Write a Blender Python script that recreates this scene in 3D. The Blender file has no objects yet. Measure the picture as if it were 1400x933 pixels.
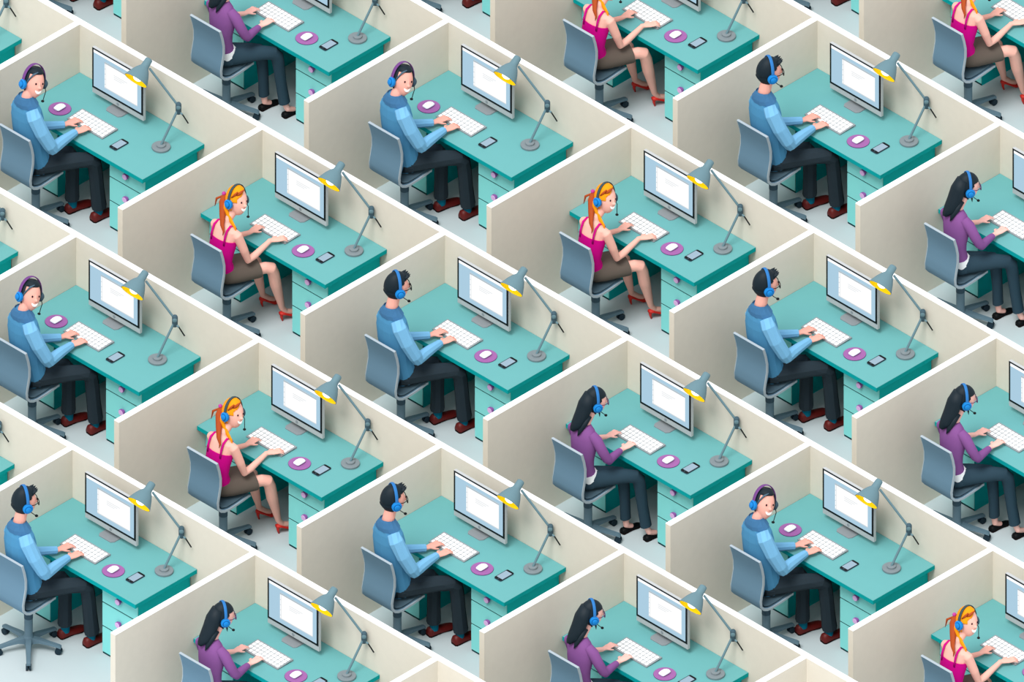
# Open-plan call-centre: teal desks in cream cubicles, seen from above at an angle.
import bpy, bmesh, math, random
from mathutils import Vector, Matrix
sc = bpy.context.scene
COL = sc.collection
PI = math.pi

# ---------------------------------------------------------------- lattice / camera
U = 171.0                       # pixels per metre across the view
SE, CE = 0.5769, 0.8168         # sin / cos of the camera's elevation
A, AS, K = U * .70711, U * .70711 * SE, U * CE
H, T = 1.224, .055              # partition height, thickness
PX, PY = 249.66 / A, 254.6 / A  # pitch of the cubicles
DL, DD, DZ, DT = 1.41, .70, .754, .039   # desk length, depth, top height, slab thickness

def node_px(c, r):
    return 109.1 + 249.66 * c - 254.6 * r, 32.9 + 144.24 * c + 146.6 * r

def world(c, r):
    return Vector((c * PX, -r * PY, 0))

# ---------------------------------------------------------------- materials
def lin(h):
    h = h.lstrip('#')
    out = []
    for i in (0, 2, 4):
        v = int(h[i:i+2], 16) / 255
        out.append(v / 12.92 if v <= .04045 else ((v + .055) / 1.055) ** 2.4)
    return out

MATS = {}
def mat(name, col, rough=.9, spec=.1, metal=0, emit=0, noise=0.0, scale=30):
    if name in MATS: return MATS[name]
    m = bpy.data.materials.new(name); m.use_nodes = True
    nt = m.node_tree; b = nt.nodes['Principled BSDF']
    c = lin(col)
    b.inputs['Base Color'].default_value = (*c, 1)
    b.inputs['Roughness'].default_value = rough
    b.inputs['Specular IOR Level'].default_value = spec
    b.inputs['Metallic'].default_value = metal
    if noise:
        n = nt.nodes.new('ShaderNodeTexNoise'); n.inputs['Scale'].default_value = scale
        n.inputs['Detail'].default_value = 3
        tc = nt.nodes.new('ShaderNodeTexCoord')
        nt.links.new(tc.outputs['Object'], n.inputs['Vector'])
        r = nt.nodes.new('ShaderNodeValToRGB')
        r.color_ramp.elements[0].position = .3; r.color_ramp.elements[1].position = .7
        r.color_ramp.elements[0].color = (*[x * (1 - noise) for x in c], 1)
        r.color_ramp.elements[1].color = (*[min(1, x * (1 + noise)) for x in c], 1)
        nt.links.new(n.outputs['Fac'], r.inputs['Fac'])
        nt.links.new(r.outputs['Color'], b.inputs['Base Color'])
    if emit:
        b.inputs['Base Color'].default_value = (*[x * .02 for x in c], 1)
        b.inputs['Emission Color'].default_value = (*c, 1)
        b.inputs['Emission Strength'].default_value = emit
    MATS[name] = m
    return m

M_WALL = mat('panel_fabric', '#DDD5C7', noise=.015, scale=14)
M_CAP = mat('white_cap', '#FCFCFC')
M_FLOOR = mat('floor_blue_grey', '#BCC8CC', noise=.01, scale=3)
M_TOP = mat('desk_aqua', '#67A7A9', noise=.012, scale=8)
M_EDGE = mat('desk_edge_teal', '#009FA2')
M_SIDE_SHADE = mat('desk_side_shade', '#0AB6BA')  # pedestal sides: shade of the side faces put into the colour
M_DRAW = mat('drawer_aqua', '#88DCDA')
M_GAP = mat('drawer_gap', '#003A40')
M_KNOB_LIT = mat('knob_face_lit', '#DDB4E4')  # knob front: light falling on it painted as a paler lilac
M_KNOB_SHADE = mat('knob_body_shade', '#90569C', rough=.5)  # same knob's body, its shaded flank painted as darker purple
M_CHB = mat('chair_shell', '#64849A', rough=.7)
M_CHR = mat('chair_rim', '#A3AFB8', rough=.6)
M_CHC = mat('chair_cushion', '#485E6B')
M_CHM = mat('chair_base', '#5A7381', rough=.6, spec=.3)
M_CHD = mat('chair_dark', '#3C5260', rough=.6)
M_CAST = mat('caster', '#1F303B', rough=.6)
M_ALU = mat('aluminium', '#B3B6B8', rough=.5, spec=.3)
M_ALUD = mat('aluminium_dark', '#8A9095', rough=.5, spec=.3)
M_BLK = mat('black_plastic', '#070A0E', rough=.5, spec=.2)
M_SCR = mat('screen_blue', '#AACBDF', emit=1)
M_WIN = mat('screen_white', '#FFFFFF', emit=1)
M_WGR = mat('screen_grey', '#D8DDE0', emit=1)
M_WG2 = mat('screen_bar_grey', '#A9B8C2', emit=1)
M_KBB = mat('keyboard_body_grey', '#8F9599', rough=.6)
M_KEY = mat('key_white', '#FFFFFF')
M_PAD = mat('mouse_pad_purple', '#97609C')
M_PADE = mat('mouse_pad_edge', '#5F3A70')
M_MOUSE = mat('mouse_white', '#F1F4FC', rough=.5)
M_LAMP = mat('lamp_grey', '#62808A', rough=.55, spec=.25)
M_LAMPB = mat('lamp_base_grey', '#7B868C', rough=.55, spec=.25)
M_LAMPD = mat('lamp_dark', '#435A66', rough=.6)
M_YEL = mat('lamp_yellow', '#FFD814')
M_BULB = mat('bulb_white', '#FFFDF6', emit=2.5)
M_PHS = mat('phone_screen', '#B3CDE0', emit=.9)
M_SKIN = mat('skin_man', '#EBA99A', rough=.7)
M_SKINR = mat('skin_fair', '#F2B5A6', rough=.7)
M_SKINP = mat('skin_pale', '#F7BDB2', rough=.7)
M_SHIRT = mat('shirt_blue', '#4C8CB6')
M_SLEEVE = mat('sleeve_light_blue', '#76B2DA')
M_COLLAR = mat('collar_blue', '#40709A')
M_TROU = mat('trousers_charcoal', '#27323A')
M_SHOE = mat('shoe_maroon', '#5C1210', rough=.5, spec=.3)
M_SOLE = mat('sole_black', '#170A0A')
M_SOCK = mat('sock_teal', '#00617A')
M_HAIRB = mat('hair_black', '#0C1D27', rough=.6, spec=.25)
M_HAIRG = mat('hair_grey_temple', '#4C6678', rough=.7)
M_HAIRO = mat('hair_orange', '#EE9510', rough=.6)
M_HAIRR = mat('hair_auburn', '#A5481F', rough=.6)
M_TANK = mat('top_magenta', '#C60580')
M_SKIRT = mat('skirt_brown', '#5C534C')
M_PUMP = mat('pump_red', '#D02A22', rough=.5, spec=.3)
M_BLOU = mat('blouse_purple', '#84528F')
M_PANT = mat('trousers_slate', '#2C414E')
M_FLAT = mat('flats_black', '#0B0D10', rough=.5)
M_CUP = mat('ear_cup_blue', '#1C80CC', rough=.5)
M_CUPD = mat('ear_cup_dark', '#0F5C98', rough=.5)
M_BANDB = mat('band_blue', '#2E72B4', rough=.5)
M_BANDP = mat('band_purple', '#6E4080', rough=.5)
M_BANDS = mat('band_slate', '#3B4B50', rough=.5)
M_EYE = mat('eye_dark', '#2A1B22')
M_TEETH = mat('teeth_white', '#FFFFFF')
M_NOSE = mat('nose_rose', '#D98D86', rough=.8)
M_GLSP = mat('frame_plum', '#5B2A5C', rough=.5)
M_TIE = mat('hair_tie', '#B8439A')
M_SHIRTW = mat('white_hem', '#F2F6F8')

# ---------------------------------------------------------------- mesh builder
class MB:
    def __init__(s): s.v, s.f, s.m, s.mats = [], [], [], []
    def mi(s, m):
        if m not in s.mats: s.mats.append(m)
        return s.mats.index(m)
    def add(s, vs, fs, m):
        o = len(s.v); k = s.mi(m)
        s.v += [Vector(p) for p in vs]
        s.f += [[i + o for i in f] for f in fs]; s.m += [k] * len(fs)
    def box(s, x0, x1, y0, y1, z0, z1, m, top=None, xp=None, yn=None):
        vs = [(x, y, z) for z in (z0, z1) for y in (y0, y1) for x in (x0, x1)]
        s.add(vs, [(0, 2, 3, 1), (4, 5, 7, 6), (0, 1, 5, 4), (2, 6, 7, 3), (0, 4, 6, 2), (1, 3, 7, 5)], m)
        if top: s.m[-5] = s.mi(top)
        if yn: s.m[-4] = s.mi(yn)
        if xp: s.m[-1] = s.mi(xp)
    def prism(s, pts, axis, a0, a1, m, side=None):
        """pts: 2-D outline; axis 'x' -> (y,z), 'y' -> (x,z), 'z' -> (x,y)"""
        def q(p, a): return {'x': (a, p[0], p[1]), 'y': (p[0], a, p[1]), 'z': (p[0], p[1], a)}[axis]
        n = len(pts)
        vs = [q(p, a0) for p in pts] + [q(p, a1) for p in pts]
        s.add(vs, [tuple(range(n))[::-1], tuple(range(n, 2 * n))], m)
        o = len(s.v) - 2 * n; k = s.mi(side or m)
        for i in range(n):
            j = (i + 1) % n
            s.f.append([o + i, o + j, o + n + j, o + n + i]); s.m.append(k)
    def loft(s, pts, rad, m, n=12, ref=(1, 0, 0), cap=True, rnd=0):
        pts = [Vector(p) for p in pts]
        rad = [(r, r) if not isinstance(r, (tuple, list)) else r for r in rad]
        if rnd:
            d0 = (pts[1] - pts[0]).normalized(); d1 = (pts[-1] - pts[-2]).normalized()
            a0, a1 = max(min(rad[0]), .001), max(min(rad[-1]), .001)
            pre = [(pts[0] - d0 * a0 * rnd, .35), (pts[0] - d0 * a0 * rnd * .7, .75)]
            post = [(pts[-1] + d1 * a1 * rnd * .7, .75), (pts[-1] + d1 * a1 * rnd, .35)]
            r0, r1 = rad[0], rad[-1]
            pts = [p for p, _ in pre] + pts + [p for p, _ in post]
            rad = [(r0[0] * k, r0[1] * k) for _, k in pre] + rad + [(r1[0] * k, r1[1] * k) for _, k in post]
        vs, fs = [], []
        ref = Vector(ref)
        for i, p in enumerate(pts):
            if i == 0: t = pts[1] - pts[0]
            elif i == len(pts) - 1: t = pts[-1] - pts[-2]
            else: t = (pts[i+1] - p).normalized() + (p - pts[i-1]).normalized()
            t.normalize()
            u = ref - t * ref.dot(t)
            if u.length < 1e-3: u = Vector((0, 1, 0)) - t * t.y
            u.normalize(); w = t.cross(u)
            for k in range(n):
                a = 2 * PI * (k + .5) / n
                vs.append(p + u * rad[i][0] * math.cos(a) + w * rad[i][1] * math.sin(a))
        L = len(pts)
        for i in range(L - 1):
            for k in range(n):
                j = (k + 1) % n
                fs.append((i*n + k, i*n + j, (i+1)*n + j, (i+1)*n + k))
        if cap:
            fs.append(tuple(range(n))[::-1]); fs.append(tuple((L-1)*n + k for k in range(n)))
        s.add(vs, fs, m)
    def cyl(s, p0, p1, r0, m, r1=None, n=20):
        s.loft([p0, p1], [r0, r1 if r1 is not None else r0], m, n=n, ref=(.3, .8, .1))
    def ell(s, c, r, m, n=16, k=10, M=None):
        c = Vector(c); vs, fs = [], []
        for i in range(1, k):
            th = PI * i / k
            for j in range(n):
                ph = 2 * PI * j / n
                vs.append(Vector((r[0]*math.sin(th)*math.cos(ph), r[1]*math.sin(th)*math.sin(ph), r[2]*math.cos(th))))
        vs += [Vector((0, 0, r[2])), Vector((0, 0, -r[2]))]
        if M: vs = [M @ v for v in vs]
        vs = [v + c for v in vs]
        for i in range(k - 2):
            for j in range(n):
                l = (j + 1) % n
                fs.append((i*n + j, (i+1)*n + j, (i+1)*n + l, i*n + l))
        t, b = len(vs) - 2, len(vs) - 1
        for j in range(n):
            l = (j + 1) % n
            fs.append((t, j, l)); fs.append((b, (k-2)*n + l, (k-2)*n + j))
        s.add(vs, fs, m)
    def lathe(s, o, ax, prof, m, n=28, close=False):
        """profile [(t, r)] along axis ax from o"""
        o = Vector(o); ax = Vector(ax).normalized()
        u = ax.orthogonal().normalized(); w = ax.cross(u)
        vs = []
        for t, r in prof:
            for k in range(n):
                a = 2 * PI * k / n
                vs.append(o + ax * t + (u * math.cos(a) + w * math.sin(a)) * r)
        fs = []
        L = len(prof)
        for i in range(L if close else L - 1):
            i2 = (i + 1) % L
            for k in range(n):
                j = (k + 1) % n
                fs.append((i*n + k, i*n + j, i2*n + j, i2*n + k))
        if not close:
            fs.append(tuple(range(n))[::-1]); fs.append(tuple((L-1)*n + k for k in range(n)))
        s.add(vs, fs, m)
    def xf(s, M):
        s.v = [M @ v for v in s.v]; return s
    def build(s, name, parent=None, org=(0, 0, 0), smooth=False, bevel=0, remesh=0, ang=None):
        org = Vector(org)
        me = bpy.data.meshes.new(name)
        me.from_pydata([v - org for v in s.v], [], s.f)
        for m in s.mats: me.materials.append(m)
        for p, k in zip(me.polygons, s.m): p.material_index = k
        bm = bmesh.new(); bm.from_mesh(me)
        bmesh.ops.recalc_face_normals(bm, faces=bm.faces)
        bm.to_mesh(me); bm.free()
        o = bpy.data.objects.new(name, me)
        COL.objects.link(o)
        if remesh or bevel:
            if remesh:
                md = o.modifiers.new('r', 'REMESH'); md.mode = 'VOXEL'; md.voxel_size = remesh; md.use_smooth_shade = True
                md = o.modifiers.new('s', 'SMOOTH'); md.factor = .5; md.iterations = 3
            if bevel:
                md = o.modifiers.new('b', 'BEVEL'); md.width = bevel; md.segments = 2; md.limit_method = 'ANGLE'
            dg = bpy.context.evaluated_depsgraph_get()
            nm = bpy.data.meshes.new_from_object(o.evaluated_get(dg))
            nm.name = name; o.modifiers.clear(); o.data = nm; bpy.data.meshes.remove(me); me = nm
            if remesh:
                me.materials.clear(); me.materials.append(s.mats[0])
        for p in me.polygons: p.use_smooth = bool(smooth)
        if ang is not None: me.set_sharp_from_angle(angle=math.radians(ang))
        if parent: o.parent = parent
        return o

def empty(name):
    o = bpy.data.objects.new(name, None); COL.objects.link(o); o.empty_display_size = .05
    return o

def tag(o, label=None, cat=None, group=None, kind=None):
    if label: o['label'] = label
    if cat: o['category'] = cat
    if group: o['group'] = group
    if kind: o['kind'] = kind
    return o

def copy_tree(o, parent=None):
    c = o.copy(); COL.objects.link(c)
    if parent: c.parent = parent
    for ch in list(o.children): copy_tree(ch, c)
    return c

# ---------------------------------------------------------------- desk
def make_desk():
    d = empty('desk')
    t = MB(); g = .003
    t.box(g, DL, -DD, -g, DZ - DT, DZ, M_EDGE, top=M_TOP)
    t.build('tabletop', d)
    for x0, x1 in ((g, .35), (.94, 1.34)):
        p = MB()
        p.box(x0, x1, -.597, -.012, .0, DZ - DT, M_SIDE_SHADE, yn=M_GAP)
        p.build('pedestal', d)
        for z0, z1 in ((.022, .263), (.277, .496), (.510, .712)):
            q = MB(); q.box(x0 + .001, x1 - .001, -.603, -.597, z0, z1, M_DRAW)
            dr = q.build('drawer', d)
            xc, zc = (x0 + x1) / 2, (z0 + z1) / 2
            k = MB(); k.lathe((xc, -.603, zc), (0, -1, 0), [(0, .016), (.012, .016), (.014, .027), (.030, .028), (.034, .025)], M_KNOB_SHADE, n=24)
            k.lathe((xc, -.637, zc), (0, -1, 0), [(0, .025), (.0015, .023)], M_KNOB_LIT, n=24)
            k.build('knob', dr, smooth=True, ang=35)
    return d

# ---------------------------------------------------------------- monitor  (origin: foot centre on the desk)
MON = Vector((.61, -.17, DZ))
def make_monitor():
    r = empty('monitor')
    x0, x1, z0, z1, yf = .32, .90, .81, 1.252, -.18
    b = MB(); b.box(x0, x1, yf, yf + .027, z0, z1, M_ALU)
    b.build('housing', r, MON, bevel=.003)
    b = MB(); b.ell(((x0+x1)/2, yf + .028, 1.04), (.20, .022, .15), M_ALU, n=24, k=14)
    b.build('rear_bulge', r, MON, smooth=True)
    b = MB(); b.box(x0 + .003, x1 - .003, yf - .003, yf, .862, z1 - .002, M_BLK)
    bz = b.build('bezel', r, MON)
    ys = yf - .0042
    b = MB(); b.box(.341, .877, ys, yf - .002, .882, 1.238, M_SCR)
    s = b.build('screen', r, MON)
    b = MB(); b.box(.341, .877, ys - .0006, ys, 1.212, 1.238, M_WIN); b.build('menu_bar', s, MON)
    b = MB()
    b.box(.465, .835, ys - .0006, ys, .925, 1.178, M_WGR)
    b.box(.465, .835, ys - .0008, ys - .0005, 1.166, 1.176, M_WG2)
    b.box(.466, .477, ys - .0012, ys - .0006, .934, 1.160, M_WIN)
    b.box(.483, .834, ys - .0012, ys - .0006, .934, 1.163, M_WIN)
    for i in range(3):
        b.box(.57, .72 - .03 * i, ys - .0016, ys - .0012, 1.095 - .017 * i, 1.10 - .017 * i, M_WGR)
    for i in range(4):
        b.box(.468, .475, ys - .0016, ys - .0012, .96 + .05 * i, .965 + .05 * i, M_WG2)
    b.build('document_window', s, MON)
    b = MB(); b.lathe(((x0+x1)/2, yf, .836), (0, -1, 0), [(0, .014), (.002, .014)], M_ALUD, n=20)
    b.build('power_button', r, MON)
    # foot and neck bent from one aluminium sheet
    b = MB()
    pts = [(.51, -.09), (.51, -.205), (.53, -.232), (.66, -.232), (.68, -.205), (.68, -.09)]
    b.prism(pts, 'z', DZ, DZ + .008, M_ALUD)
    b.build('foot', r, MON)
    b = MB(); b.prism([(-.10, DZ + .008), (-.088, DZ + .008), (-.128, .95), (-.145, .95)], 'x', .55, .66, M_ALUD)
    b.build('neck', r, MON)
    return r

# ---------------------------------------------------------------- keyboard
KB = Vector((.59, -.447, DZ))
def make_keyboard():
    x0, x1, y0, y1 = .39, .79, -.535, -.36
    b = MB()
    b.prism([(y0, DZ + .004), (y0, DZ + .009), (y1, DZ + .019), (y1 + .002, DZ + .012), (y1, DZ), (y1 - .02, DZ), (y1 - .022, DZ + .010)], 'x', x0, x1, M_KBB)
    b.prism([(y0, DZ), (y0, DZ + .005), (y0 + .02, DZ + .006), (y0 + .02, DZ)], 'x', x0 + .01, x1 - .01, M_KBB)
    kb = b.build('keyboard', None, KB)
    k = MB()
    nx, ny = 10, 4
    dx, dy = (x1 - x0 - .02) / nx, (y1 - y0 - .022) / ny
    for j in range(ny):
        for i in range(nx):
            if j == 0 and i == 4: continue
            xa, xb = x0 + .01 + i * dx + .0042, x0 + .01 + (i + 1) * dx - .0042
            if j == 0 and i == 3: xb += dx
            ya, yb = y0 + .010 + j * dy + .0042, y0 + .010 + (j + 1) * dy - .0042
            za = DZ + .009 + .010 * (ya - y0) / (y1 - y0); zb = DZ + .009 + .010 * (yb - y0) / (y1 - y0)
            vs = [(xa, ya, za), (xb, ya, za), (xb, yb, zb), (xa, yb, zb), (xa, ya, za + .004), (xb, ya, za + .004), (xb, yb, zb + .004), (xa, yb, zb + .004)]
            k.add(vs, [(3, 2, 1, 0), (4, 5, 6, 7), (0, 1, 5, 4), (1, 2, 6, 5), (2, 3, 7, 6), (3, 0, 4, 7)], M_KEY)
    k.build('key_grid', kb, KB)
    return kb

def make_pad():
    b = MB(); b.lathe((0, 0, 0), (0, 0, 1), [(0, .091), (.004, .0925), (.006, .091)], M_PADE, n=40)
    b.lathe((0, 0, .006), (0, 0, 1), [(0, .0905), (.0006, .0905)], M_PAD, n=40)
    return b.build('mouse_pad')

def make_mouse():
    b = MB()
    b.loft([(0, -.048, .011), (0, -.040, .013), (0, -.01, .016), (0, .02, .015), (0, .042, .011), (0, .048, .009)],
           [(.022, .007), (.031, .013), (.034, .017), (.033, .016), (.027, .011), (.018, .007)], M_MOUSE, n=16, ref=(1, 0, 0))
    b.v = [Vector((v.x, v.y, max(v.z, 0))) for v in b.v]
    o = b.build('mouse', smooth=True)
    w = MB(); w.ell((0, .026, .0285), (.003, .006, .003), M_ALU); w.build('scroll_wheel', o)
    return o

def make_phone():
    b = MB()
    def rr(hx, hy, r, n=5):
        pts = []
        for cx, cy, a0 in ((hx-r, hy-r, 0), (-hx+r, hy-r, 90), (-hx+r, -hy+r, 180), (hx-r, -hy+r, 270)):
            for i in range(n + 1):
                a = math.radians(a0 + 90 * i / n); pts.append((cx + r*math.cos(a), cy + r*math.sin(a)))
        return pts
    b.prism(rr(.039, .077, .012), 'z', 0, .010, M_BLK, side=M_CHD)
    o = b.build('smartphone')
    s = MB(); s.box(-.033, .033, -.052, .056, .010, .0108, M_PHS); s.build('screen', o)
    s = MB(); s.lathe((0, -.064, .010), (0, 0, 1), [(0, .006), (.001, .006)], M_CHD, n=14); s.build('home_button', o)
    return o

# ---------------------------------------------------------------- lamp
LB = Vector((1.248, -.213, DZ))
def make_lamp():
    r = empty('desk_lamp')
    b = MB(); b.lathe(LB, (0, 0, 1), [(0, .0745), (.004, .076), (.017, .076), (.020, .073)], M_LAMPB, n=40); b.build('base', r, LB, smooth=True, ang=30)
    b = MB(); b.lathe(LB + Vector((0, 0, .02)), (0, 0, 1), [(0, .037), (.014, .037), (.016, .035)], M_LAMPB, n=28); b.build('base_collar', r, LB, smooth=True, ang=30)
    J = Vector((1.272, -.040, 1.068))
    N = Vector((1.055, -.150, 1.405))
    b = MB(); b.cyl(LB + Vector((0, .0, .030)), J, .010, M_LAMP, n=14); b.build('lower_arm', r, LB, smooth=True, ang=40)
    b = MB(); b.loft([J - Vector((0, 0, .040)), J + Vector((0, 0, .040))], [.0235, .0235], M_LAMPD, n=20, rnd=.7); b.build('joint', r, LB, smooth=True)
    b = MB(); b.lathe(J + Vector((0, -.001, .022)), (.5, -.5, 0), [(0, .018), (.028, .018), (.031, .012)], M_LAMP, n=20); b.build('joint_knob', r, LB, smooth=True, ang=40)
    b = MB(); b.cyl(J + Vector((0, 0, .02)), N, .0095, M_LAMP, n=14); b.build('upper_arm', r, LB, smooth=True, ang=40)
    E = Vector((1.373, -.030, .965))
    b = MB(); b.cyl(J + Vector((.01, 0, -.03)), J.lerp(E, .42), .008, M_LAMP, n=10); b.cyl(J.lerp(E, .4), E, .0055, M_BLK, n=10); b.build('tail_rod', r, LB, smooth=True, ang=40)
    rim = Vector((1.03, -.28, 1.338)); d = Vector((.09, -.815, -.55)).normalized()
    o = rim - d * .212
    outer = [(0, .018), (.004, .027), (.012, .031), (.070, .034), (.080, .036), (.105, .056), (.14, .075), (.175, .090), (.212, .104)]
    inner = [(.212, .100), (.175, .086), (.14, .071), (.108, .052), (.094, .034)]
    b = MB(); b.lathe(o, d, outer + [(.2125, .1005)] , M_LAMP, n=36)
    b.f.pop(); b.m.pop()
    b.build('shade', r, LB, smooth=True, ang=50)
    b = MB(); b.lathe(o, d, inner, M_YEL, n=36); b.f.pop(-2); b.m.pop(-2)
    b.build('reflector', r, LB, smooth=True, ang=50)
    b = MB(); b.loft([o + d * .10, o + d * .145, o + d * .185], [.016, .030, .040], M_BULB, n=18, rnd=.6); b.build('bulb', r, LB, smooth=True)
    return r

# ---------------------------------------------------------------- chair  (origin: centre of base, on the floor)
def make_chair():
    r = empty('office_chair')
    W = .17; th = .020
    cl = [(-.237, 1.015), (-.212, .93), (-.196, .85), (-.196, .77), (-.212, .69), (-.226, .62), (-.222, .565), (-.190, .525), (-.150, .505), (-.095, .497), (0, .503), (.08, .512), (.125, .520), (.140, .515)]
    def strip(ps):
        out, inn = [], []
        for i, p in enumerate(ps):
            a = Vector(ps[max(i-1, 0)]); b_ = Vector(ps[min(i+1, len(ps)-1)])
            t = (b_ - a).normalized(); nn = Vector((-t.y, t.x))
            out.append(tuple(Vector(p) - nn * th/2)); inn.append(tuple(Vector(p) + nn * th/2))
        return out, inn
    def shell(ps, name):
        out, inn = strip(ps)
        b = MB(); n = len(ps)
        # thin rim plates on both flanks and body between
        for xa, xb, m, gr in ((-W, -W + .008, M_CHR, 0), (W - .008, W, M_CHR, 0), (-W + .008, W - .008, M_CHB, 0)):
            vs = [(xa, *p) for p in out] + [(xa, *p) for p in inn] + [(xb, *p) for p in out] + [(xb, *p) for p in inn]
            fs = []
            for i in range(n - 1):
                fs += [(i, i+1, 2*n+i+1, 2*n+i), (n+i, 3*n+i, 3*n+i+1, n+i+1), (i, n+i, n+i+1, i+1), (2*n+i, 2*n+i+1, 3*n+i+1, 3*n+i)]
            fs += [(0, 2*n, 3*n, n), (n-1, 2*n-1, 4*n-1, 3*n-1)]
            b.add(vs, fs, m)
            b.m[-2] = b.mi(M_CHR); b.m[-1] = b.mi(M_CHR)
        return b.build(name, r, smooth=True, ang=35)
    shell(cl[:8], 'backrest')
    shell(cl[7:], 'seat')
    b = MB()
    b.loft([(0, -.165, .540), (0, -.12, .527), (0, -.02, .527), (0, .08, .534), (0, .128, .534)], [(.150, .008), (.158, .017), (.158, .019), (.155, .016), (.140, .007)], M_CHC, n=20)
    b.build('seat_cushion', r, smooth=True)
    b = MB(); b.box(-.07, .07, -.09, .07, .462, .490, M_CHD); b.build('seat_plate', r, bevel=.006)
    b = MB(); b.lathe((0, 0, .075), (0, 0, 1), [(0, .040), (.09, .034), (.24, .034)], M_CHM, n=20); b.build('column', r, smooth=True, ang=40)
    b = MB(); b.lathe((0, 0, .31), (0, 0, 1), [(0, .036), (.155, .036)], M_CHD, n=20); b.build('gas_lift', r, smooth=True, ang=40)
    b = MB(); b.lathe((0, 0, .07), (0, 0, 1), [(0, .045), (.06, .042), (.075, .035)], M_CHM, n=20); b.build('hub', r, smooth=True, ang=40)
    for ka, kr in ((-45, 1.06), (31, .92), (87, 1.0), (175, 1.06), (242, .92)):
        a = math.radians(ka); d = Vector((math.cos(a), math.sin(a), 0)); s = Vector((-d.y, d.x, 0))
        b = MB()
        prof = [(.03, .075, .130, .030), (.10, .088, .122, .024), (.20, .078, .100, .020), (.275, .062, .086, .018), (.292, .056, .078, .018)]
        vs, fs = [], []
        for t, z0, z1, w in prof:
            t *= kr
            vs += [d*t - s*w + Vector((0, 0, z0)), d*t + s*w + Vector((0, 0, z0)), d*t + s*w*.8 + Vector((0, 0, z1)), d*t - s*w*.8 + Vector((0, 0, z1))]
        for i in range(len(prof) - 1):
            for j in range(4):
                l = (j + 1) % 4; fs.append((i*4 + j, i*4 + l, i*4 + 4 + l, i*4 + 4 + j))
        fs += [(3, 2, 1, 0), tuple(len(vs) - 4 + j for j in range(4))]
        b.add(vs, fs, M_CHM)
        lg = b.build('leg', r)
        c = MB(); p = d * .270 * kr
        c.cyl(p + s * -.022 + Vector((0, 0, .028)), p + s * -.006 + Vector((0, 0, .028)), .028, M_CAST, n=18)
        c.cyl(p + s * .006 + Vector((0, 0, .028)), p + s * .022 + Vector((0, 0, .028)), .028, M_CAST, n=18)
        c.cyl(p + Vector((0, 0, .02)), p + Vector((0, 0, .064)), .009, M_CAST, n=10)
        c.build('caster', lg, smooth=True, ang=40)
    return r

# ---------------------------------------------------------------- heads
HA, HB_, HC = .074, .092, .120
def head_pt(ph, th, k=1.0):
    """ph azimuth (90 deg = face), th elevation"""
    x, y, z = HA * math.cos(th) * math.cos(ph), HB_ * math.cos(th) * math.sin(ph), HC * math.sin(th)
    if z < 0:
        t = -z / HC
        x *= 1 - .22 * t
        y = y * (1 - .30 * t) + .012 * t if y < 0 else y * (1 - .02 * t) + .012 * t
    return Vector((x, y, z)) * k

def face_surf(x, z, off=0.0):
    """point of the face's surface at lateral x, height z (local)"""
    th = math.asin(max(-.99, min(.99, z / HC)))
    t = -z / HC if z < 0 else 0
    cx = HA * math.cos(th) * (1 - .22 * t)
    ph = math.acos(max(-.99, min(.99, x / cx)))
    p = head_pt(ph, th); n = Vector((p.x / HA**2, p.y / HB_**2, p.z / HC**2)).normalized()
    return p + n * off

def sphere_fn(mb, fn, m, nu=40, nv=26):
    vs, fs = [], []
    for i in range(1, nv):
        th = PI / 2 - PI * i / nv
        for j in range(nu): vs.append(fn(2 * PI * j / nu, th))
    vs += [fn(0, PI / 2), fn(0, -PI / 2)]
    for i in range(nv - 2):
        for j in range(nu):
            l = (j + 1) % nu; fs.append((i*nu + j, (i+1)*nu + j, (i+1)*nu + l, i*nu + l))
    t, b = len(vs) - 2, len(vs) - 1
    for j in range(nu):
        l = (j + 1) % nu; fs.append((t, j, l)); fs.append((b, (nv-2)*nu + l, (nv-2)*nu + j))
    mb.add(vs, fs, m)

def add_head(mb, M, m):
    h = MB(); sphere_fn(h, head_pt, m)
    h.ell((0, HB_ + .004, -.020), (.012, .018, .013), m)
    h.ell((0, HB_ - .002, -.002), (.008, .012, .026), m)
    for s in (-1, 1): h.ell((s * HA, -.004, -.012), (.010, .020, .030), m)
    h.xf(M); o = len(mb.v)
    mb.add(h.v, h.f, m)

def hair_cap(M, m, hairline, k=1.10, extra=None):
    b = MB()
    def fn(ph, th):
        p = head_pt(ph, th)
        f = math.sin(ph)                      # 1 front, -1 back
        zl = hairline(ph, f)
        g = k if p.z > zl else .86
        q = Vector((p.x * g, p.y * g, p.z * (k if g > 1 else .9)))
        if g > 1 and extra: q = extra(q, ph, th, p)
        return q
    sphere_fn(b, fn, m, 64, 48)
    return b.xf(M)

def short_line(ph, f):
    if f > .55: return .062
    if f > .12: return .030 + .06 * (f - .12)
    if f > -.1: return -.01
    return -.075

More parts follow.
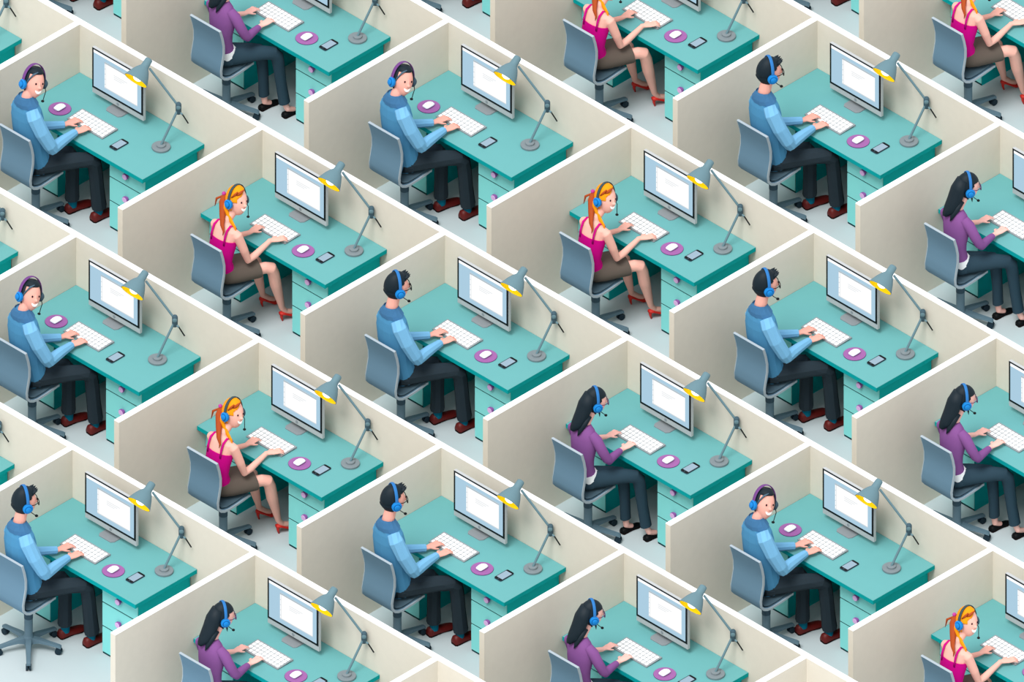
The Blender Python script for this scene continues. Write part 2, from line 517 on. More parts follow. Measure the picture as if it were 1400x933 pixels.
def hand(mb, w, f, up, side, m, sc_=1.0, curl=.55):
    """w wrist, f forward, side = direction of the thumb"""
    w, f, up = Vector(w), Vector(f).normalized(), Vector(up).normalized()
    side = Vector(side); side = (side - f * side.dot(f)).normalized(); up = side.cross(f); up = up if up.z > 0 else -up
    s = sc_
    mb.loft([w - f*.02, w + f*.02*s, w + f*.055*s, w + f*.085*s], [(.022*s, .017*s), (.030*s, .015*s), (.038*s, .014*s), (.037*s, .011*s)], m, n=12, ref=side, rnd=.5)
    for i, (o, L, sp) in enumerate(((.028, .070, .14), (.0095, .080, .04), (-.0095, .074, -.05), (-.027, .058, -.16))):
        b = w + f*.080*s + side*o*s
        d = (f + side*sp).normalized()
        p1 = b + d*L*.42*s + up*.004
        p2 = p1 + (d*.8 - up*curl*.6).normalized()*L*.33*s
        p3 = p2 + (d*.6 - up*curl).normalized()*L*.25*s
        mb.loft([b - d*.012, b, p1, p2, p3], [.0088*s, .0088*s, .0082*s, .0075*s, .0062*s], m, n=8, ref=side, rnd=.8)
    b = w + f*.022*s + side*.022*s
    p1 = b + (f*.6 + side*.8).normalized()*.034*s - up*.003; p2 = p1 + (f*.9 + side*.25 - up*.25).normalized()*.030*s
    mb.loft([b - side*.012, b, p1, p2], [.011*s, .011*s, .0095*s, .0075*s], m, n=8, ref=up, rnd=.8)

def headset(parent, M, org, band, boom=1, hi=.030, cuty=0.0, bw=.013):
    e = MB()
    R = HA + .022; pts, rad = [], []
    n = 18
    for i in range(n + 1):
        a = PI * i / n
        pts.append((R * math.cos(a), cuty, -.005 + (HC + hi) * math.sin(a) ** .9)); rad.append((bw, .0045))
    e.loft(pts, rad, band, n=10, ref=(0, 1, 0)); e.xf(M)
    h = e.build('headset', parent, org, smooth=True)
    for s in (-1, 1):
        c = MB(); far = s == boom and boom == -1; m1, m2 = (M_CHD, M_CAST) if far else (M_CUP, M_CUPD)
        c.lathe((s * (HA + .004), cuty, -.012), (s, 0, 0), [(0, .036), (.006, .040), (.022, .040), (.027, .035), (.028, .026)], m1, n=28)
        c.lathe((s * (HA + .030), cuty, -.012), (s, 0, 0), [(0, .027), (.002, .028), (.003, .024)], m2, n=24)
        c.lathe((s * (HA + .032), cuty, -.012), (s, 0, 0), [(0, .023), (.010, .023), (.013, .019)], m1, n=24)
        c.xf(M); c.build('ear_cup', h, org, smooth=True, ang=40)
    b = MB(); s = boom
    b.loft([(s*(HA+.022), .015, -.035), (s*(HA+.018), .040, -.062), (s*(HA-.004), .062, -.090), (s*.054, .080, -.112), (s*.048, .086, -.120)], [.0032]*5, M_BLK, n=8)
    b.xf(M); b.build('microphone_boom', h, org, smooth=True)
    b = MB(); b.ell((s*.044, .090, -.124), (.013, .013, .010), M_BLK); b.xf(M); b.build('microphone', h, org, smooth=True)
    return h

def glasses(parent, M, org, m, r=.024, t=.0032):
    b = MB()
    for s in (-1, 1):
        pts = []
        for i in range(17):
            a = 2 * PI * i / 16
            x = s * .034 + r * 1.12 * math.copysign(abs(math.cos(a)) ** .6, math.cos(a)); z = -.002 + r * .85 * math.copysign(abs(math.sin(a)) ** .6, math.sin(a))
            pts.append((x, .108 - abs(x) * .12, z))
        b.loft(pts, [t] * 17, m, n=6, ref=(0, 1, 0), cap=False)
        b.loft([(s*.060, .100, .008), (s*(HA+.008), .06, .006), (s*(HA+.010), -.002, .004)], [t]*3, m, n=6, ref=(0, 0, 1))
    b.loft([(-.010, .108, .003), (0, .111, .006), (.010, .108, .003)], [t]*3, m, n=6, ref=(0, 0, 1))
    b.xf(M); return b.build('glasses', parent, org, smooth=True)

def face_features(parent, M, org, w=.027):
    for s in (-1, 1):
        b = MB(); p = face_surf(s * .029, .010, .001); b.ell(p, (.0075, .005, .0085), M_EYE); b.xf(M); b.build('eye', parent, org, smooth=True)
    b = MB(); pts, rad = [], []
    for i in range(9):
        u = -1 + 2 * i / 8
        pts.append(face_surf(u * w, -.060 + .018 * u * u, .0005)); rad.append((.0015 + .0105 * (1 - u * u) ** .7, .003))
    b.loft(pts, rad, M_TEETH, n=10, ref=(0, 0, 1)); b.xf(M); b.build('mouth', parent, org, smooth=True)

def shoe(parent, org, heel, toe, m, h=.07, w=.040, sole=True, name='shoe', top=.9):
    heel, toe = Vector(heel), Vector(toe); L = (toe - heel).length; f = (toe - heel).normalized(); s = Vector((f.y, -f.x, 0))
    b = MB()
    sh = [(0, .70, .75), (.06, .92, 1.0), (.22, .90, 1.0), (.40, .86, .86), (.55, .96, .66), (.75, 1.05, .52), (.9, .92, .42), (.97, .66, .32), (1, .35, .2)]
    vs, fs = [], []; n = 12
    for t, kw, kh in sh:
        c = heel + f * L * t
        for k in range(n):
            a = PI * k / (n - 1)
            vs.append(c + s * w * kw * math.cos(a) + Vector((0, 0, .014 + (h * kh - .014) * math.sin(a) ** .7)))
    for i in range(len(sh) - 1):
        for k in range(n - 1): fs.append((i*n + k, i*n + k + 1, (i+1)*n + k + 1, (i+1)*n + k))
        fs.append((i*n + n - 1, i*n, (i+1)*n, (i+1)*n + n - 1))
    fs += [tuple(range(n)), tuple((len(sh)-1)*n + k for k in range(n))[::-1]]
    b.add(vs, fs, m)
    o = b.build(name, parent, org, smooth=True, ang=60)
    q = MB(); pts = [heel + f*L*t + s*w*kw*sg for sg in (1, -1) for t, kw in ([(0, .6), (.1, .95), (.5, .85), (.75, 1.08), (.95, .7), (1, .3)] if sg == 1 else [(1, .3), (.95, .7), (.75, 1.08), (.5, .85), (.1, .95), (0, .6)])]
    q.prism([(p.x, p.y) for p in pts], 'z', .006, .016, M_SOLE if sole else m)
    pts = [heel + f*L*t + s*w*kw for t, kw in ((.0, .6), (.05, .9), (.27, .85), (.27, -.85), (.05, -.9), (.0, -.6))]
    q.prism([(p.x, p.y) for p in pts], 'z', .0, .016, M_SOLE if sole else m)
    q.build('sole', o, org)
    return o

def high_heel(parent, org, heel, toe, m):
    heel, toe = Vector(heel), Vector(toe); f = (toe - heel).normalized(); s = Vector((f.y, -f.x, 0)); L = (toe - heel).length
    b = MB()
    Z = Vector((0, 0, 1))
    b.loft([heel + Z*.082, heel + f*L*.18 + Z*.070, heel + f*L*.42 + Z*.040, heel + f*L*.65 + Z*.018, heel + f*L*.85 + Z*.014, heel + f*L + Z*.010],
           [(.022, .016), (.028, .013), (.030, .010), (.036, .015), (.030, .014), (.008, .006)], m, n=12, ref=s)
    o = b.build('shoe', parent, org, smooth=True)
    q = MB(); q.loft([heel + f*.015 + Z*.085, heel + f*.012 + Z*.04, heel + f*.022 + Z*.001], [.020, .011, .006], m, n=10, ref=s)
    q.build('heel', o, org, smooth=True)
    return o

def headM(c, fwd_deg, pitch=0, roll=0, k=1.0):
    return Matrix.Translation(c) @ Matrix.Rotation(math.radians(fwd_deg - 90), 4, 'Z') @ Matrix.Rotation(math.radians(pitch), 4, 'X') @ Matrix.Rotation(math.radians(roll), 4, 'Y') @ Matrix.Scale(k, 4)

# ---------------------------------------------------------------- people
def man_body(kind):
    org = Vector((.487, -.985, 0))
    if kind == 'smile':
        hc = Vector((.482, -1.003, 1.393)); M = headM(hc, -14, pitch=16, roll=-17, k=1.05)
    else:
        hc = Vector((.487, -1.036, 1.478)); M = headM(hc, 64, pitch=-2, k=1.05)
    s = MB(); m = M_SKIN
    add_head(s, M, m)
    nb = Vector((.485, -1.100, 1.25))
    s.loft([nb, nb.lerp(hc, .45), hc + Vector((0, -.012, -.05))], [(.056, .054), (.048, .050), (.046, .050)], m, n=14, rnd=.3)
    s.loft([(.487, -1.0, .56), (.487, -1.02, .75), (.487, -1.08, 1.05), (.487, -1.10, 1.24)], [(.11, .08), (.10, .07), (.12, .08), (.07, .05)], m, n=14, rnd=.5)
    NW, FW = Vector((.615, -.675, .802)), Vector((.478, -.650, .802))
    s.loft([(.57, -1.11, 1.16), (.662, -1.095, 1.04), (.703, -1.03, .875), (.665, -.87, .838), NW], [.03, .03, .028, .026, .020], m, rnd=.4)
    s.loft([(.40, -1.09, 1.17), (.335, -1.04, 1.03), (.32, -.97, .87), (.40, -.80, .825), FW], [.03, .03, .028, .026, .020], m, rnd=.4)
    hand(s, NW + Vector((.002, .012, -.001)), (.10, 1, -.04), (0, 0, 1), (-1, 0, 0), m)
    hand(s, FW + Vector((.002, .012, -.001)), (.14, 1, -.04), (0, 0, 1), (1, 0, 0), m)
    s.loft([(.54, -1.0, .60), (.645, -.87, .625), (.785, -.675, .605), (.798, -.625, .50), (.787, -.58, .08), (.79, -.56, .045)], [.05, .04, .028, .028, .026, .024], m, rnd=.4)
    s.loft([(.43, -1.0, .60), (.49, -.88, .62), (.588, -.73, .60), (.592, -.682, .48), (.567, -.65, .08), (.57, -.63, .045)], [.05, .04, .028, .028, .026, .024], m, rnd=.4)
    p = s.build('person', None, org, smooth=True, remesh=.0048)
    # shirt
    b = MB()
    b.loft([(.487, -.995, .565), (.487, -1.00, .64), (.487, -1.035, .80), (.487, -1.065, .98), (.487, -1.080, 1.12), (.487, -1.088, 1.20), (.487, -1.095, 1.265), (.487, -1.100, 1.305)],
           [(.128, .108), (.142, .112), (.140, .108), (.152, .106), (.155, .102), (.142, .090), (.098, .072), (.064, .062)], M_SHIRT, n=14)
    b.build('shirt', p, org); b = MB()
    b.loft([(.570, -1.115, 1.215), (.618, -1.128, 1.165), (.668, -1.098, 1.04), (.706, -1.045, .91), (.706, -1.015, .862), (.685, -.95, .848), (.655, -.83, .832), (.615, -.672, .803)],
           [.055, .062, .060, .055, .052, .049, .043, .032], M_SLEEVE, n=9)
    b.build('sleeve', p, org); b = MB()
    b.loft([(.41, -1.085, 1.205), (.375, -1.075, 1.15), (.338, -1.03, 1.03), (.32, -.985, .90), (.325, -.95, .857), (.37, -.86, .835), (.475, -.655, .803)],
           [.050, .055, .052, .05, .047, .043, .032], M_SLEEVE, n=9)
    b.build('sleeve', p, org)
    b = MB()
    b.loft([(.487, -1.093, 1.246), (.487, -1.098, 1.272), (.487, -1.098, 1.308), (.487, -1.096, 1.322)], [(.116, .084), (.096, .078), (.069, .066), (.062, .060)], M_COLLAR, n=12, cap=False)
    b.loft([(.487, -1.096, 1.322), (.487, -1.098, 1.29)], [(.062, .060), (.058, .056)], M_COLLAR, n=12, cap=False)
    b.build('collar', p, org)
    # trousers
    b = MB()
    b.loft([(.487, -1.085, .605), (.487, -1.04, .605), (.487, -.98, .61), (.49, -.93, .615)], [(.11, .055), (.15, .072), (.155, .078), (.13, .07)], M_TROU, n=12)
    b.loft([(.560, -1.00, .618), (.645, -.87, .628), (.735, -.745, .632), (.788, -.672, .622), (.800, -.640, .585), (.797, -.620, .50), (.792, -.595, .30), (.788, -.570, .115)],
           [(.080, .076), (.078, .072), (.070, .064), (.064, .064), (.062, .062), (.056, .060), (.056, .060), (.060, .066)], M_TROU, n=9)
    b.loft([(.42, -1.00, .615), (.485, -.88, .622), (.555, -.775, .622), (.593, -.715, .612), (.600, -.690, .57), (.596, -.68, .48), (.580, -.665, .30), (.568, -.655, .130)],
           [(.080, .074), (.076, .070), (.068, .062), (.062, .062), (.060, .060), (.055, .058), (.054, .056), (.058, .062)], M_TROU, n=9)
    b.build('trousers', p, org)
    for (x, y, hl, te) in ((.787, -.578, (.780, -.645, 0), (.812, -.385, 0)), (.567, -.650, (.549, -.705, 0), (.603, -.452, 0))):
        q = MB(); q.loft([(x, y, .05), (x, y, .15)], [.036, .038], M_SOCK, n=14); q.build('sock', p, org, smooth=True, ang=40)
        shoe(p, org, hl, te, M_SHOE, h=.082, w=.044)
    if kind == 'smile':
        def line(ph, f):
            if f > .35: return .078
            if f > -.15: return .0
            return -.060
        def ext(q, ph, th, p0):
            return Vector((q.x * 1.04, q.y * 1.02, min(q.z * 1.02, .122)))
        h = hair_cap(M, M_HAIRB, line, 1.12, ext); h.build('hair', p, org, smooth=True)
        b = MB()
        b.loft([(HA*.98, .010, -.02), (HA*.93, .040, .035), (HA*.66, .062, .078), (HA*.2, .070, .098)], [(.004, .010), (.006, .014), (.007, .014), (.004, .010)], M_HAIRG, n=8, ref=(0, 0, 1))
        b.xf(M); b.build('grey_temple', p, org, smooth=True)
        headset(p, M, org, M_BANDP, boom=-1, hi=.032, cuty=-.004, bw=.019)
        face_features(p, M, org)
    else:
        def ext(q, ph, th, p0):
            if q.z < -.02 and math.sin(ph) < -.1:
                q = Vector((q.x * 1.06, q.y * 1.06 - .006, q.z))
            return q
        h = hair_cap(M, M_HAIRB, short_line, 1.10, ext)
        hb = MB(); hb.add(h.v, h.f, M_HAIRB)
        t = MB()
        for i, (x, y) in enumerate(((.0, .085), (.02, .083), (-.02, .083), (.036, .074), (-.036, .074))):
            t.loft([(x, y - .03, .080), (x * 1.1, y - .002, .096), (x * 1.3, y + .016, .106 + .006 * (i % 2))], [.016, .011, .002], M_HAIRB, n=7)
        t.xf(M); hb.add(t.v, t.f, M_HAIRB)
        hb.build('hair', p, org, smooth=True)
        headset(p, M, org, M_BANDB, boom=1, hi=.022)
        glasses(p, M, org, M_BLK)
    tag(p, 'x', 'person')
    return p, org

def redhead():
    org = Vector((.583, -.985, 0)); m = M_SKINR
    hc = Vector((.590, -.880, 1.262)); M = headM(hc, 0, pitch=10, roll=-12, k=1.0)
    s = MB(); add_head(s, M, m)
    s.loft([(.58, -1.000, 1.04), (.583, -.975, 1.12), hc + Vector((0, -.01, -.06))], [(.052, .045), (.036, .037), (.036, .040)], m, n=14, rnd=.3)
    s.loft([(.58, -1.02, .60), (.58, -1.05, .75), (.58, -1.035, .88), (.58, -1.015, .98), (.58, -1.00, 1.05), (.58, -.992, 1.09)],
           [(.10, .075), (.09, .062), (.108, .068), (.122, .072), (.128, .060), (.075, .045)], m, n=16, rnd=.4)
    NW, FW = Vector((.712, -.628, .800)), Vector((.512, -.655, .797))
    s.loft([(.66, -.995, 1.045), (.705, -.985, 1.02), (.735, -.945, .88), (.742, -.905, .765), (.735, -.83, .765), NW], [.036, .042, .036, .030, .030, .020], m, n=14, rnd=.6)
    s.loft([(.50, -.995, 1.045), (.455, -.985, 1.02), (.425, -.95, .90), (.415, -.91, .79), (.44, -.82, .785), FW], [.036, .042, .034, .030, .028, .020], m, n=14, rnd=.6)
    hand(s, NW + Vector((.002, .012, 0)), (.45, 1, -.06), (0, 0, 1), (-1, .3, 0), m, .95)
    hand(s, FW + Vector((-.001, .012, 0)), (-.10, 1, -.04), (0, 0, 1), (1, 0, 0), m, .95)
    s.loft([(.63, -1.0, .610), (.70, -.86, .615), (.772, -.735, .622), (.795, -.695, .608), (.795, -.668, .54), (.785, -.635, .42), (.770, -.575, .24), (.762, -.540, .13), (.765, -.505, .075), (.782, -.43, .045)],
           [.062, .054, .048, .051, .049, .049, .034, .025, .025, .024], m, n=14, rnd=.5)
    s.loft([(.53, -1.0, .61), (.57, -.83, .61), (.605, -.71, .605), (.607, -.682, .57), (.590, -.65, .46), (.560, -.597, .32), (.523, -.530, .17), (.512, -.510, .115), (.530, -.460, .065), (.545, -.415, .04)],
           [.068, .058, .050, .048, .046, .038, .026, .024, .024, .022], m, n=14, rnd=.5)
    p = s.build('person', None, org, smooth=True, remesh=.0048)
    b = MB()
    b.loft([(.58, -1.015, .625), (.58, -1.035, .68), (.58, -1.052, .76), (.58, -1.040, .86), (.58, -1.022, .93), (.58, -1.014, .972)],
           [(.116, .090), (.112, .084), (.103, .076), (.118, .080), (.128, .082), (.130, .080)], M_TANK, n=18)
    # top edge higher at the sides
    b.build('tank_top', p, org, smooth=True, ang=50)
    for sx in (-1, 1):
        b = MB()
        b.loft([(.58 + sx*.070, -1.088, .95), (.58 + sx*.072, -1.078, 1.02), (.58 + sx*.072, -1.052, 1.080), (.58 + sx*.068, -1.005, 1.102), (.58 + sx*.066, -.955, 1.075), (.58 + sx*.07, -.930, 1.00), (.58 + sx*.07, -.935, .95)],
               [(.010, .004)] * 7, M_TANK, n=8, ref=(1, 0, 0))
        b.build('strap', p, org, smooth=True)
    b = MB()
    b.loft([(.58, -1.10, .64), (.585, -1.045, .635), (.595, -.97, .625), (.635, -.86, .622), (.674, -.775, .620), (.680, -.760, .620)],
           [(.10, .055), (.138, .088), (.154, .092), (.158, .086), (.155, .082), (.153, .080)], M_SKIRT, n=16)
    b.build('skirt', p, org, smooth=True, ang=45)
    high_heel(p, org, (.762, -.560, 0), (.800, -.360, 0), M_PUMP)
    high_heel(p, org, (.505, -.530, 0), (.570, -.360, 0), M_PUMP)
    def line(ph, f):
        c = math.cos(ph)                      # +1 head's right side
        if f > .25: return .020 + .075 * (1 - max(c, -.2)) * .8 if c < .75 else .0
        if f > -.1: return -.03
        return -.085
    h = hair_cap(M, M_HAIRO, line, 1.11)
    h.build('hair', p, org, smooth=True)
    b = MB()
    b.loft([(.055, .050, .065), (.045, .072, .085), (.020, .080, .102), (-.01, .076, .108)], [(.004, .006), (.010, .012), (.009, .010), (.002, .002)], M_HAIRR, n=8)
    b.loft([(.078, .018, .045), (.070, .046, .075), (.050, .060, .100)], [(.003, .005), (.008, .010), (.003, .005)], M_HAIRR, n=8)
    b.xf(M); b.build('hair_streak', p, org, smooth=True)
    b = MB()
    P0 = M @ Vector((.0, -.100, .020))
    b.loft([P0, P0 + Vector((-.012, -.035, -.02)), (.498, -.945, 1.235), (.548, -1.000, 1.170), (.605, -1.060, 1.120), (.645, -1.083, 1.085), (.638, -1.087, 1.045)],
           [(.020, .018), (.028, .024), (.032, .024), (.027, .018), (.018, .010), (.010, .006), (.002, .002)], M_HAIRR, n=10, ref=(1, 0, 0))
    b.loft([P0 + Vector((-.02, -.03, 0)), P0 + Vector((-.07, -.06, -.04)), P0 + Vector((-.085, -.065, -.12))], [.008, .010, .002], M_HAIRR, n=7)
    b.build('ponytail', p, org, smooth=True)
    b = MB(); b.ell(P0 + Vector((-.025, -.022, .012)), (.017, .017, .017), M_TIE); b.build('hair_tie', p, org, smooth=True)
    b = MB()
    Q = M @ Vector((.082, -.045, -.055))
    b.loft([Q + Vector((0, 0, .04)), Q, Q + Vector((.03, .0, -.06)), Q + Vector((.085, -.01, -.10)), Q + Vector((.125, -.015, -.125)), Q + Vector((.14, -.02, -.17))],
           [(.012, .010), (.018, .014), (.021, .014), (.017, .011), (.010, .008), (.002, .002)], M_HAIRO, n=10)
    b.build('hair_lock', p, org, smooth=True)
    headset(p, M, org, M_BANDS, boom=-1, hi=.022)
    face_features(p, M, org, w=.025)
    tag(p, 'x', 'person')
    return p, org

def brunette():
    org = Vector((.492, -.940, 0)); m = M_SKINP
    hc = Vector((.497, -.868, 1.308)); M = headM(hc, 62, pitch=-4, k=.98)
    s = MB(); add_head(s, M, m)
    s.loft([(.49, -.975, 1.08), (.492, -.95, 1.15), hc + Vector((0, -.014, -.06))], [(.045, .042), (.034, .036), (.034, .038)], m, n=14, rnd=.3)
    s.loft([(.49, -.97, .60), (.49, -1.0, .75), (.49, -.985, .95), (.49, -.975, 1.08)], [(.10, .07), (.08, .055), (.10, .06), (.06, .04)], m, n=14, rnd=.4)
    NW, FW = Vector((.618, -.680, .802)), Vector((.405, -.645, .800))
    s.loft([(.60, -.98, 1.06), (.655, -.955, .95), (.695, -.92, .85), (.665, -.82, .825), NW], [.034, .032, .028, .026, .020], m, rnd=.4)
    s.loft([(.38, -.98, 1.06), (.335, -.94, .94), (.32, -.88, .85), (.355, -.76, .815), FW], [.034, .032, .028, .026, .020], m, rnd=.4)
    hand(s, NW + Vector((0, .012, 0)), (-.05, 1, -.03), (0, 0, 1), (-1, 0, 0), m, .93)
    hand(s, FW + Vector((0, .010, 0)), (.05, 1, -.03), (0, 0, 1), (1, 0, 0), m, .88)
    s.loft([(.55, -.97, .60), (.635, -.87, .62), (.778, -.70, .615), (.800, -.655, .44), (.835, -.628, .14), (.848, -.605, .07), (.858, -.54, .035)], [.045, .04, .032, .028, .027, .026, .022], m, rnd=.4)
    s.loft([(.44, -.97, .60), (.515, -.88, .61), (.645, -.745, .60), (.655, -.695, .42), (.652, -.676, .14), (.650, -.665, .07), (.655, -.61, .035)], [.045, .04, .032, .028, .027, .026, .022], m, rnd=.4)
    p = s.build('person', None, org, smooth=True, remesh=.0048)
    b = MB()
    b.loft([(.49, -.985, .665), (.49, -.995, .75), (.49, -.995, .83), (.49, -.985, .93), (.49, -.980, 1.03), (.49, -.978, 1.09), (.49, -.972, 1.135)],
           [(.112, .086), (.100, .074), (.104, .076), (.124, .082), (.132, .078), (.105, .066), (.050, .045)], M_BLOU, n=16)
    b.loft([(.575, -.982, 1.075), (.628, -.975, 1.035), (.662, -.950, .94), (.692, -.925, .865), (.690, -.90, .838), (.668, -.84, .828), (.628, -.715, .806)],
           [.040, .046, .043, .039, .037, .035, .027], M_BLOU, n=12)
    b.loft([(.405, -.982, 1.075), (.355, -.97, 1.03), (.325, -.92, .93), (.318, -.87, .86), (.335, -.81, .832), (.372, -.72, .812)],
           [.040, .046, .042, .038, .036, .028], M_BLOU, n=12)
    b.build('blouse', p, org, smooth=True, ang=35)
    b = MB(); b.loft([(.49, -.978, .640), (.49, -.985, .668), (.49, -.988, .688)], [(.137, .106), (.122, .094), (.115, .088)], M_SHIRTW, n=16); b.build('shirt_hem', p, org, smooth=True, ang=40)
    b = MB()
    b.loft([(.49, -1.06, .595), (.49, -1.02, .60), (.49, -.96, .605), (.50, -.90, .61)], [(.10, .055), (.138, .068), (.146, .073), (.125, .066)], M_PANT, n=14)
    b.loft([(.555, -.98, .612), (.635, -.87, .625), (.725, -.755, .632), (.778, -.695, .622), (.793, -.668, .585), (.798, -.655, .50), (.812, -.642, .32), (.835, -.627, .135)],
           [(.074, .070), (.070, .066), (.062, .058), (.056, .057), (.055, .055), (.048, .052), (.043, .047), (.043, .050)], M_PANT, n=14)
    b.loft([(.43, -.98, .61), (.515, -.89, .618), (.605, -.79, .618), (.648, -.735, .608), (.657, -.712, .57), (.656, -.70, .48), (.654, -.685, .32), (.652, -.675, .145)],
           [(.072, .068), (.068, .064), (.060, .056), (.054, .055), (.052, .054), (.046, .050), (.041, .046), (.040, .048)], M_PANT, n=14)
    b.build('trousers', p, org, smooth=True, ang=35)
    shoe(p, org, (.842, -.652, 0), (.872, -.440, 0), M_FLAT, h=.048, w=.034, name='shoe')
    shoe(p, org, (.640, -.712, 0), (.662, -.510, 0), M_FLAT, h=.048, w=.034, name='shoe')
    def line(ph, f):
        if f > .45: return .050
        if f > -.05: return .0 + .08 * max(f, 0)
        return -.10
    h = hair_cap(M, M_HAIRB, line, 1.10)
    hb = MB(); hb.add(h.v, h.f, M_HAIRB)
    hb.loft([(.492, -.915, 1.395), (.478, -.948, 1.31), (.468, -.985, 1.22), (.460, -1.035, 1.15), (.435, -1.062, 1.10), (.42, -1.068, 1.085)],
            [(.052, .046), (.070, .056), (.068, .046), (.056, .036), (.028, .020), (.003, .003)], M_HAIRB, n=14)
    hb.loft([(.515, -.955, 1.22), (.512, -1.01, 1.16), (.508, -1.055, 1.10), (.500, -1.065, 1.065)], [(.034, .026), (.034, .024), (.016, .012), (.003, .003)], M_HAIRB, n=9)
    hb.build('hair', p, org, smooth=True)
    b = MB(); b.loft([M @ Vector((.078, .012, -.03)), M @ Vector((.078, .020, -.07)), M @ Vector((.066, .030, -.115))], [(.010, .006), (.010, .007), (.002, .002)], M_HAIRB, n=8)
    b.build('side_lock', p, org, smooth=True)
    headset(p, M, org, M_BANDB, boom=1, hi=.020)
    glasses(p, M, org, M_GLSP, r=.020)
    tag(p, 'x', 'person')
    return p, org

# ---------------------------------------------------------------- cells: who sits where
ORD = {0: 'second', 1: 'third', 2: 'fourth'}
CELLS = {
    (0, -1): ('purple', 'left cubicle, topmost row'),
    (1, -2): ('red', 'middle cubicle, topmost row'),
    (2, -3): ('red', 'right cubicle, topmost row'),
    (0, 0): ('smile', 'left cubicle, second row'),
    (1, -1): ('smile', 'middle cubicle, second row'),
    (2, -2): ('specs', 'right cubicle, second row'),
    (1, 0): ('red', 'left cubicle, third row'),
    (2, -1): ('red', 'middle cubicle, third row'),
    (3, -2): ('purple', 'right cubicle, third row'),
    (1, 1): ('smile', 'left cubicle, fourth row'),
    (2, 0): ('specs', 'middle cubicle, fourth row'),
    (3, -1): ('specs', 'right cubicle, fourth row'),
    (2, 1): ('red', 'left cubicle, fifth row'),
    (3, 0): ('purple', 'middle cubicle, fifth row'),
    (4, -1): ('purple', 'right cubicle, fifth row'),
    (2, 2): ('specs', 'left cubicle, sixth row'),
    (3, 1): ('specs', 'middle cubicle, sixth row'),
    (4, 0): ('smile', 'right cubicle, sixth row'),
    (3, 2): ('purple', 'left cubicle, bottom row'),
    (4, 1): ('purple', 'middle cubicle, bottom row'),
    (5, 0): ('red', 'right cubicle, bottom row'),
    (-1, -1): ('specs', 'left cubicle cut off above'),
    (0, -2): ('specs', 'middle cubicle cut off above'),
    (1, -3): ('specs', 'right cubicle cut off above'),
    (-1, 0): (None, 'sliver in the top left corner'),
    (0, 1): (None, 'upper sliver at the left edge'),
    (1, 2): (None, 'lower sliver at the left edge'),
}
WHO = {'smile': 'the smiling man', 'specs': 'the man in glasses', 'red': 'the redhead', 'purple': 'the black-haired woman', None: 'nobody'}

def vis(c, r, box, pad=1.5):
    u, v = node_px(c, r)
    return u + box[1] > pad and u + box[0] < 1400 - pad and v + box[3] > pad and v + box[2] < 933 - pad

PROTO = {}
def place(key, maker, loc, label, cat, group):
    if key not in PROTO:
        o = maker(); PROTO[key] = o
    else:
        o = copy_tree(PROTO[key])
    o.location = loc
    tag(o, label, cat, group)
    return o

PEOPLE = {
    'smile': (lambda: man_body('smile'), 'smiling man in blue shirt looking back, purple headset'),
    'specs': (lambda: man_body('specs'), 'man in glasses, blue shirt and blue headset typing'),
    'red': (redhead, 'red-haired woman in magenta top, brown skirt, headset'),
    'purple': (brunette, 'black-haired woman in purple top, dark trousers, headset'),
}
CHAIR_AT = {'smile': (.487, -.985), 'specs': (.487, -.985), 'red': (.583, -.985), 'purple': (.492, -.940)}

for (c, r), (who, pl) in CELLS.items():
    W0 = world(c, r); w = WHO[who]
    feet = 'cut off above' in pl
    near = f' by {w}' if who and not feet else ''
    if vis(c, r, (-86, 171, 66, 280)):
        place('desk', make_desk, W0, f'aqua desk with shade-coloured teal sides{near}, {pl}', 'desk', 'aqua cubicle desks')
    sm = who == 'smile'
    ms = Vector((.0, -.0, 0))
    if vis(c, r, (16, 92, 30, 130)) :
        place('monitor', make_monitor, W0 + MON, f'silver monitor showing a page, facing {w}, {pl}', 'monitor', 'silver desk monitors')
    if vis(c, r, (-16, 52, 117, 159)):
        place('keyboard', make_keyboard, W0 + KB, f'white keyboard under hands of {w}, {pl}', 'keyboard', 'white keyboards')
    px, py = (.2515, -.4765) if sm else (.955, -.494)
    du = A * (px + py); dv = 65.7 + AS * (px - py)
    if vis(c, r, (du - 16, du + 16, dv - 9, dv + 9)):
        place('mouse_pad', make_pad, W0 + Vector((px, py, DZ)), f'purple round mouse pad on desk of {w}, {pl}', 'mouse pad', 'purple round mouse pads')
        place('mouse', make_mouse, W0 + Vector((px, py, DZ + .0067)), f'white mouse on pad of {w}, {pl}', 'computer mouse', 'white computer mice')
    px, py = (.94, -.497) if sm else (1.148, -.439)
    du = A * (px + py); dv = 65.7 + AS * (px - py)
    if vis(c, r, (du - 14, du + 14, dv - 9, dv + 9)):
        place('smartphone', make_phone, W0 + Vector((px, py, DZ)), f'black smartphone on desk of {w}, {pl}', 'phone', 'black smartphones')
    if vis(c, r, (73, 164, 44, 180)):
        off = Vector((-.044, -.072, 0)) if sm else Vector((0, 0, 0))
        place('desk_lamp', make_lamp, W0 + LB + off, f'grey jointed lamp with yellow inside{near}, {pl}' if who and not feet else f'grey jointed lamp with yellow inside, {pl}', 'lamp', 'grey desk lamps')
    if who:
        cx, cy = CHAIR_AT[who]
        if vis(c, r, (-107, -14, 139, 300)):
            nm = f'grey swivel chair under {w}, {pl}' if not feet else f'grey swivel chair, {pl}'
            place('office_chair', make_chair, W0 + Vector((cx, cy, 0)), nm, 'chair', 'grey swivel chairs')
        mk, desc = PEOPLE[who]
        if feet: desc = 'man showing dark trousers and maroon shoe'
        if vis(c, r, (-95, 42, 48, 272)):
            place(who, lambda: mk()[0], W0 + Vector((cx, cy, 0)), f'{desc}, {pl}', 'person', {'smile': 'smiling men in blue shirts', 'specs': 'men in glasses', 'red': 'red-haired women', 'purple': 'black-haired women'}[who])

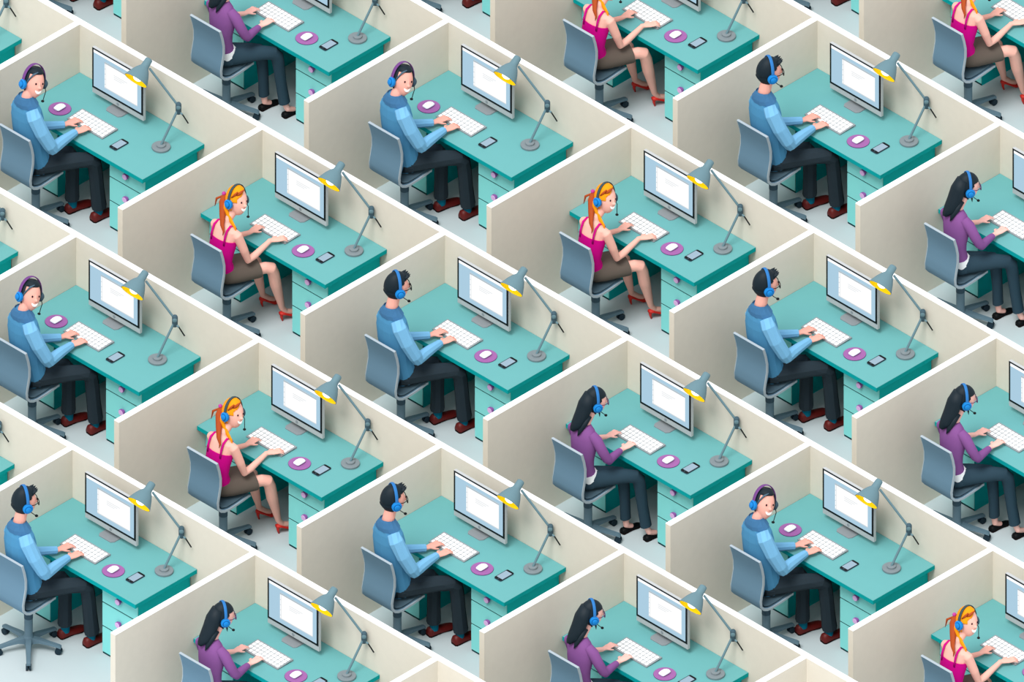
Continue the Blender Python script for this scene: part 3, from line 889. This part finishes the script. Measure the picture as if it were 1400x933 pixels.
# ---------------------------------------------------------------- floor and partitions
b = MB(); b.box(-6, 17, -12, 9, -.05, 0, M_FLOOR); tag(b.build('floor'), 'pale blue grey office floor', 'floor', kind='structure')
k = 0
for r in range(-3, 3):
    cs = []
    for c in range(-4, 9):
        u, v = node_px(c, r)
        if u > -330 and u < 1450 and v > -330 and v < 940: cs.append(c)
    if not cs: continue
    k += 1
    x0, x1 = min(cs) * PX - T, (max(cs) + 1) * PX
    y = -r * PY
    b = MB(); b.box(x0, x1, y, y + T, 0, H - .004, M_WALL)
    w = tag(b.build(f'wall_back_{k}'), 'long cream back partition, number %d of the parallel partitions from the upper right' % k, 'wall', kind='structure')
    b = MB(); b.box(x0, x1, y, y + T, H - .004, H, M_CAP); b.build('white_cap', w)
    for c in cs:
        if not vis(c, r, (-198, 0, 0, 285)): continue
        xx = c * PX
        b = MB(); b.box(xx - T, xx, y - 1.581, y, 0, H - .004, M_WALL)
        pl = CELLS.get((c, r), (None, 'cubicle at the bottom edge'))[1]
        w = tag(b.build(f'wall_left_{k}_{c + 4}'), 'cream side partition with white top, ' + pl, 'wall', kind='structure')
        b = MB(); b.box(xx - T, xx, y - 1.581, y, H - .004, H, M_CAP); b.build('white_cap', w)

# ---------------------------------------------------------------- light
S = bpy.data.lights.new('sun', 'SUN'); S.energy = 2.7; S.angle = math.radians(25); S.color = (1, .99, .97)
so = bpy.data.objects.new('sun', S); COL.objects.link(so)
Ld = Vector((.17, -.47, .83)).normalized()
so.rotation_euler = Ld.to_track_quat('Z', 'Y').to_euler()
wd = bpy.data.worlds.new('world'); sc.world = wd; wd.use_nodes = True
bg = wd.node_tree.nodes['Background']; bg.inputs['Color'].default_value = (.98, 1.0, 1.02, 1); bg.inputs['Strength'].default_value = .95

# ---------------------------------------------------------------- camera
cam = bpy.data.cameras.new('camera'); co = bpy.data.objects.new('camera', cam); COL.objects.link(co)
cam.type = 'ORTHO'; cam.ortho_scale = 1400 / U; cam.clip_end = 100
rv = Vector((.70711, .70711, 0)); vv = Vector((CE * .70711, -CE * .70711, SE)); uv = vv.cross(rv)
uv = uv if uv.z > 0 else -uv
p = Vector((0, 0, H)) + rv * ((700 - 109.1) / U) - uv * ((466.5 - 32.9) / U) + vv * 20
Mx = Matrix((rv, uv, vv)).transposed().to_4x4(); Mx.translation = p
co.matrix_world = Mx
sc.camera = co
sc.view_settings.view_transform = 'Standard'; sc.view_settings.look = 'None'
sc.view_settings.exposure = 0; sc.view_settings.gamma = 1; sc.view_settings.use_curve_mapping = False
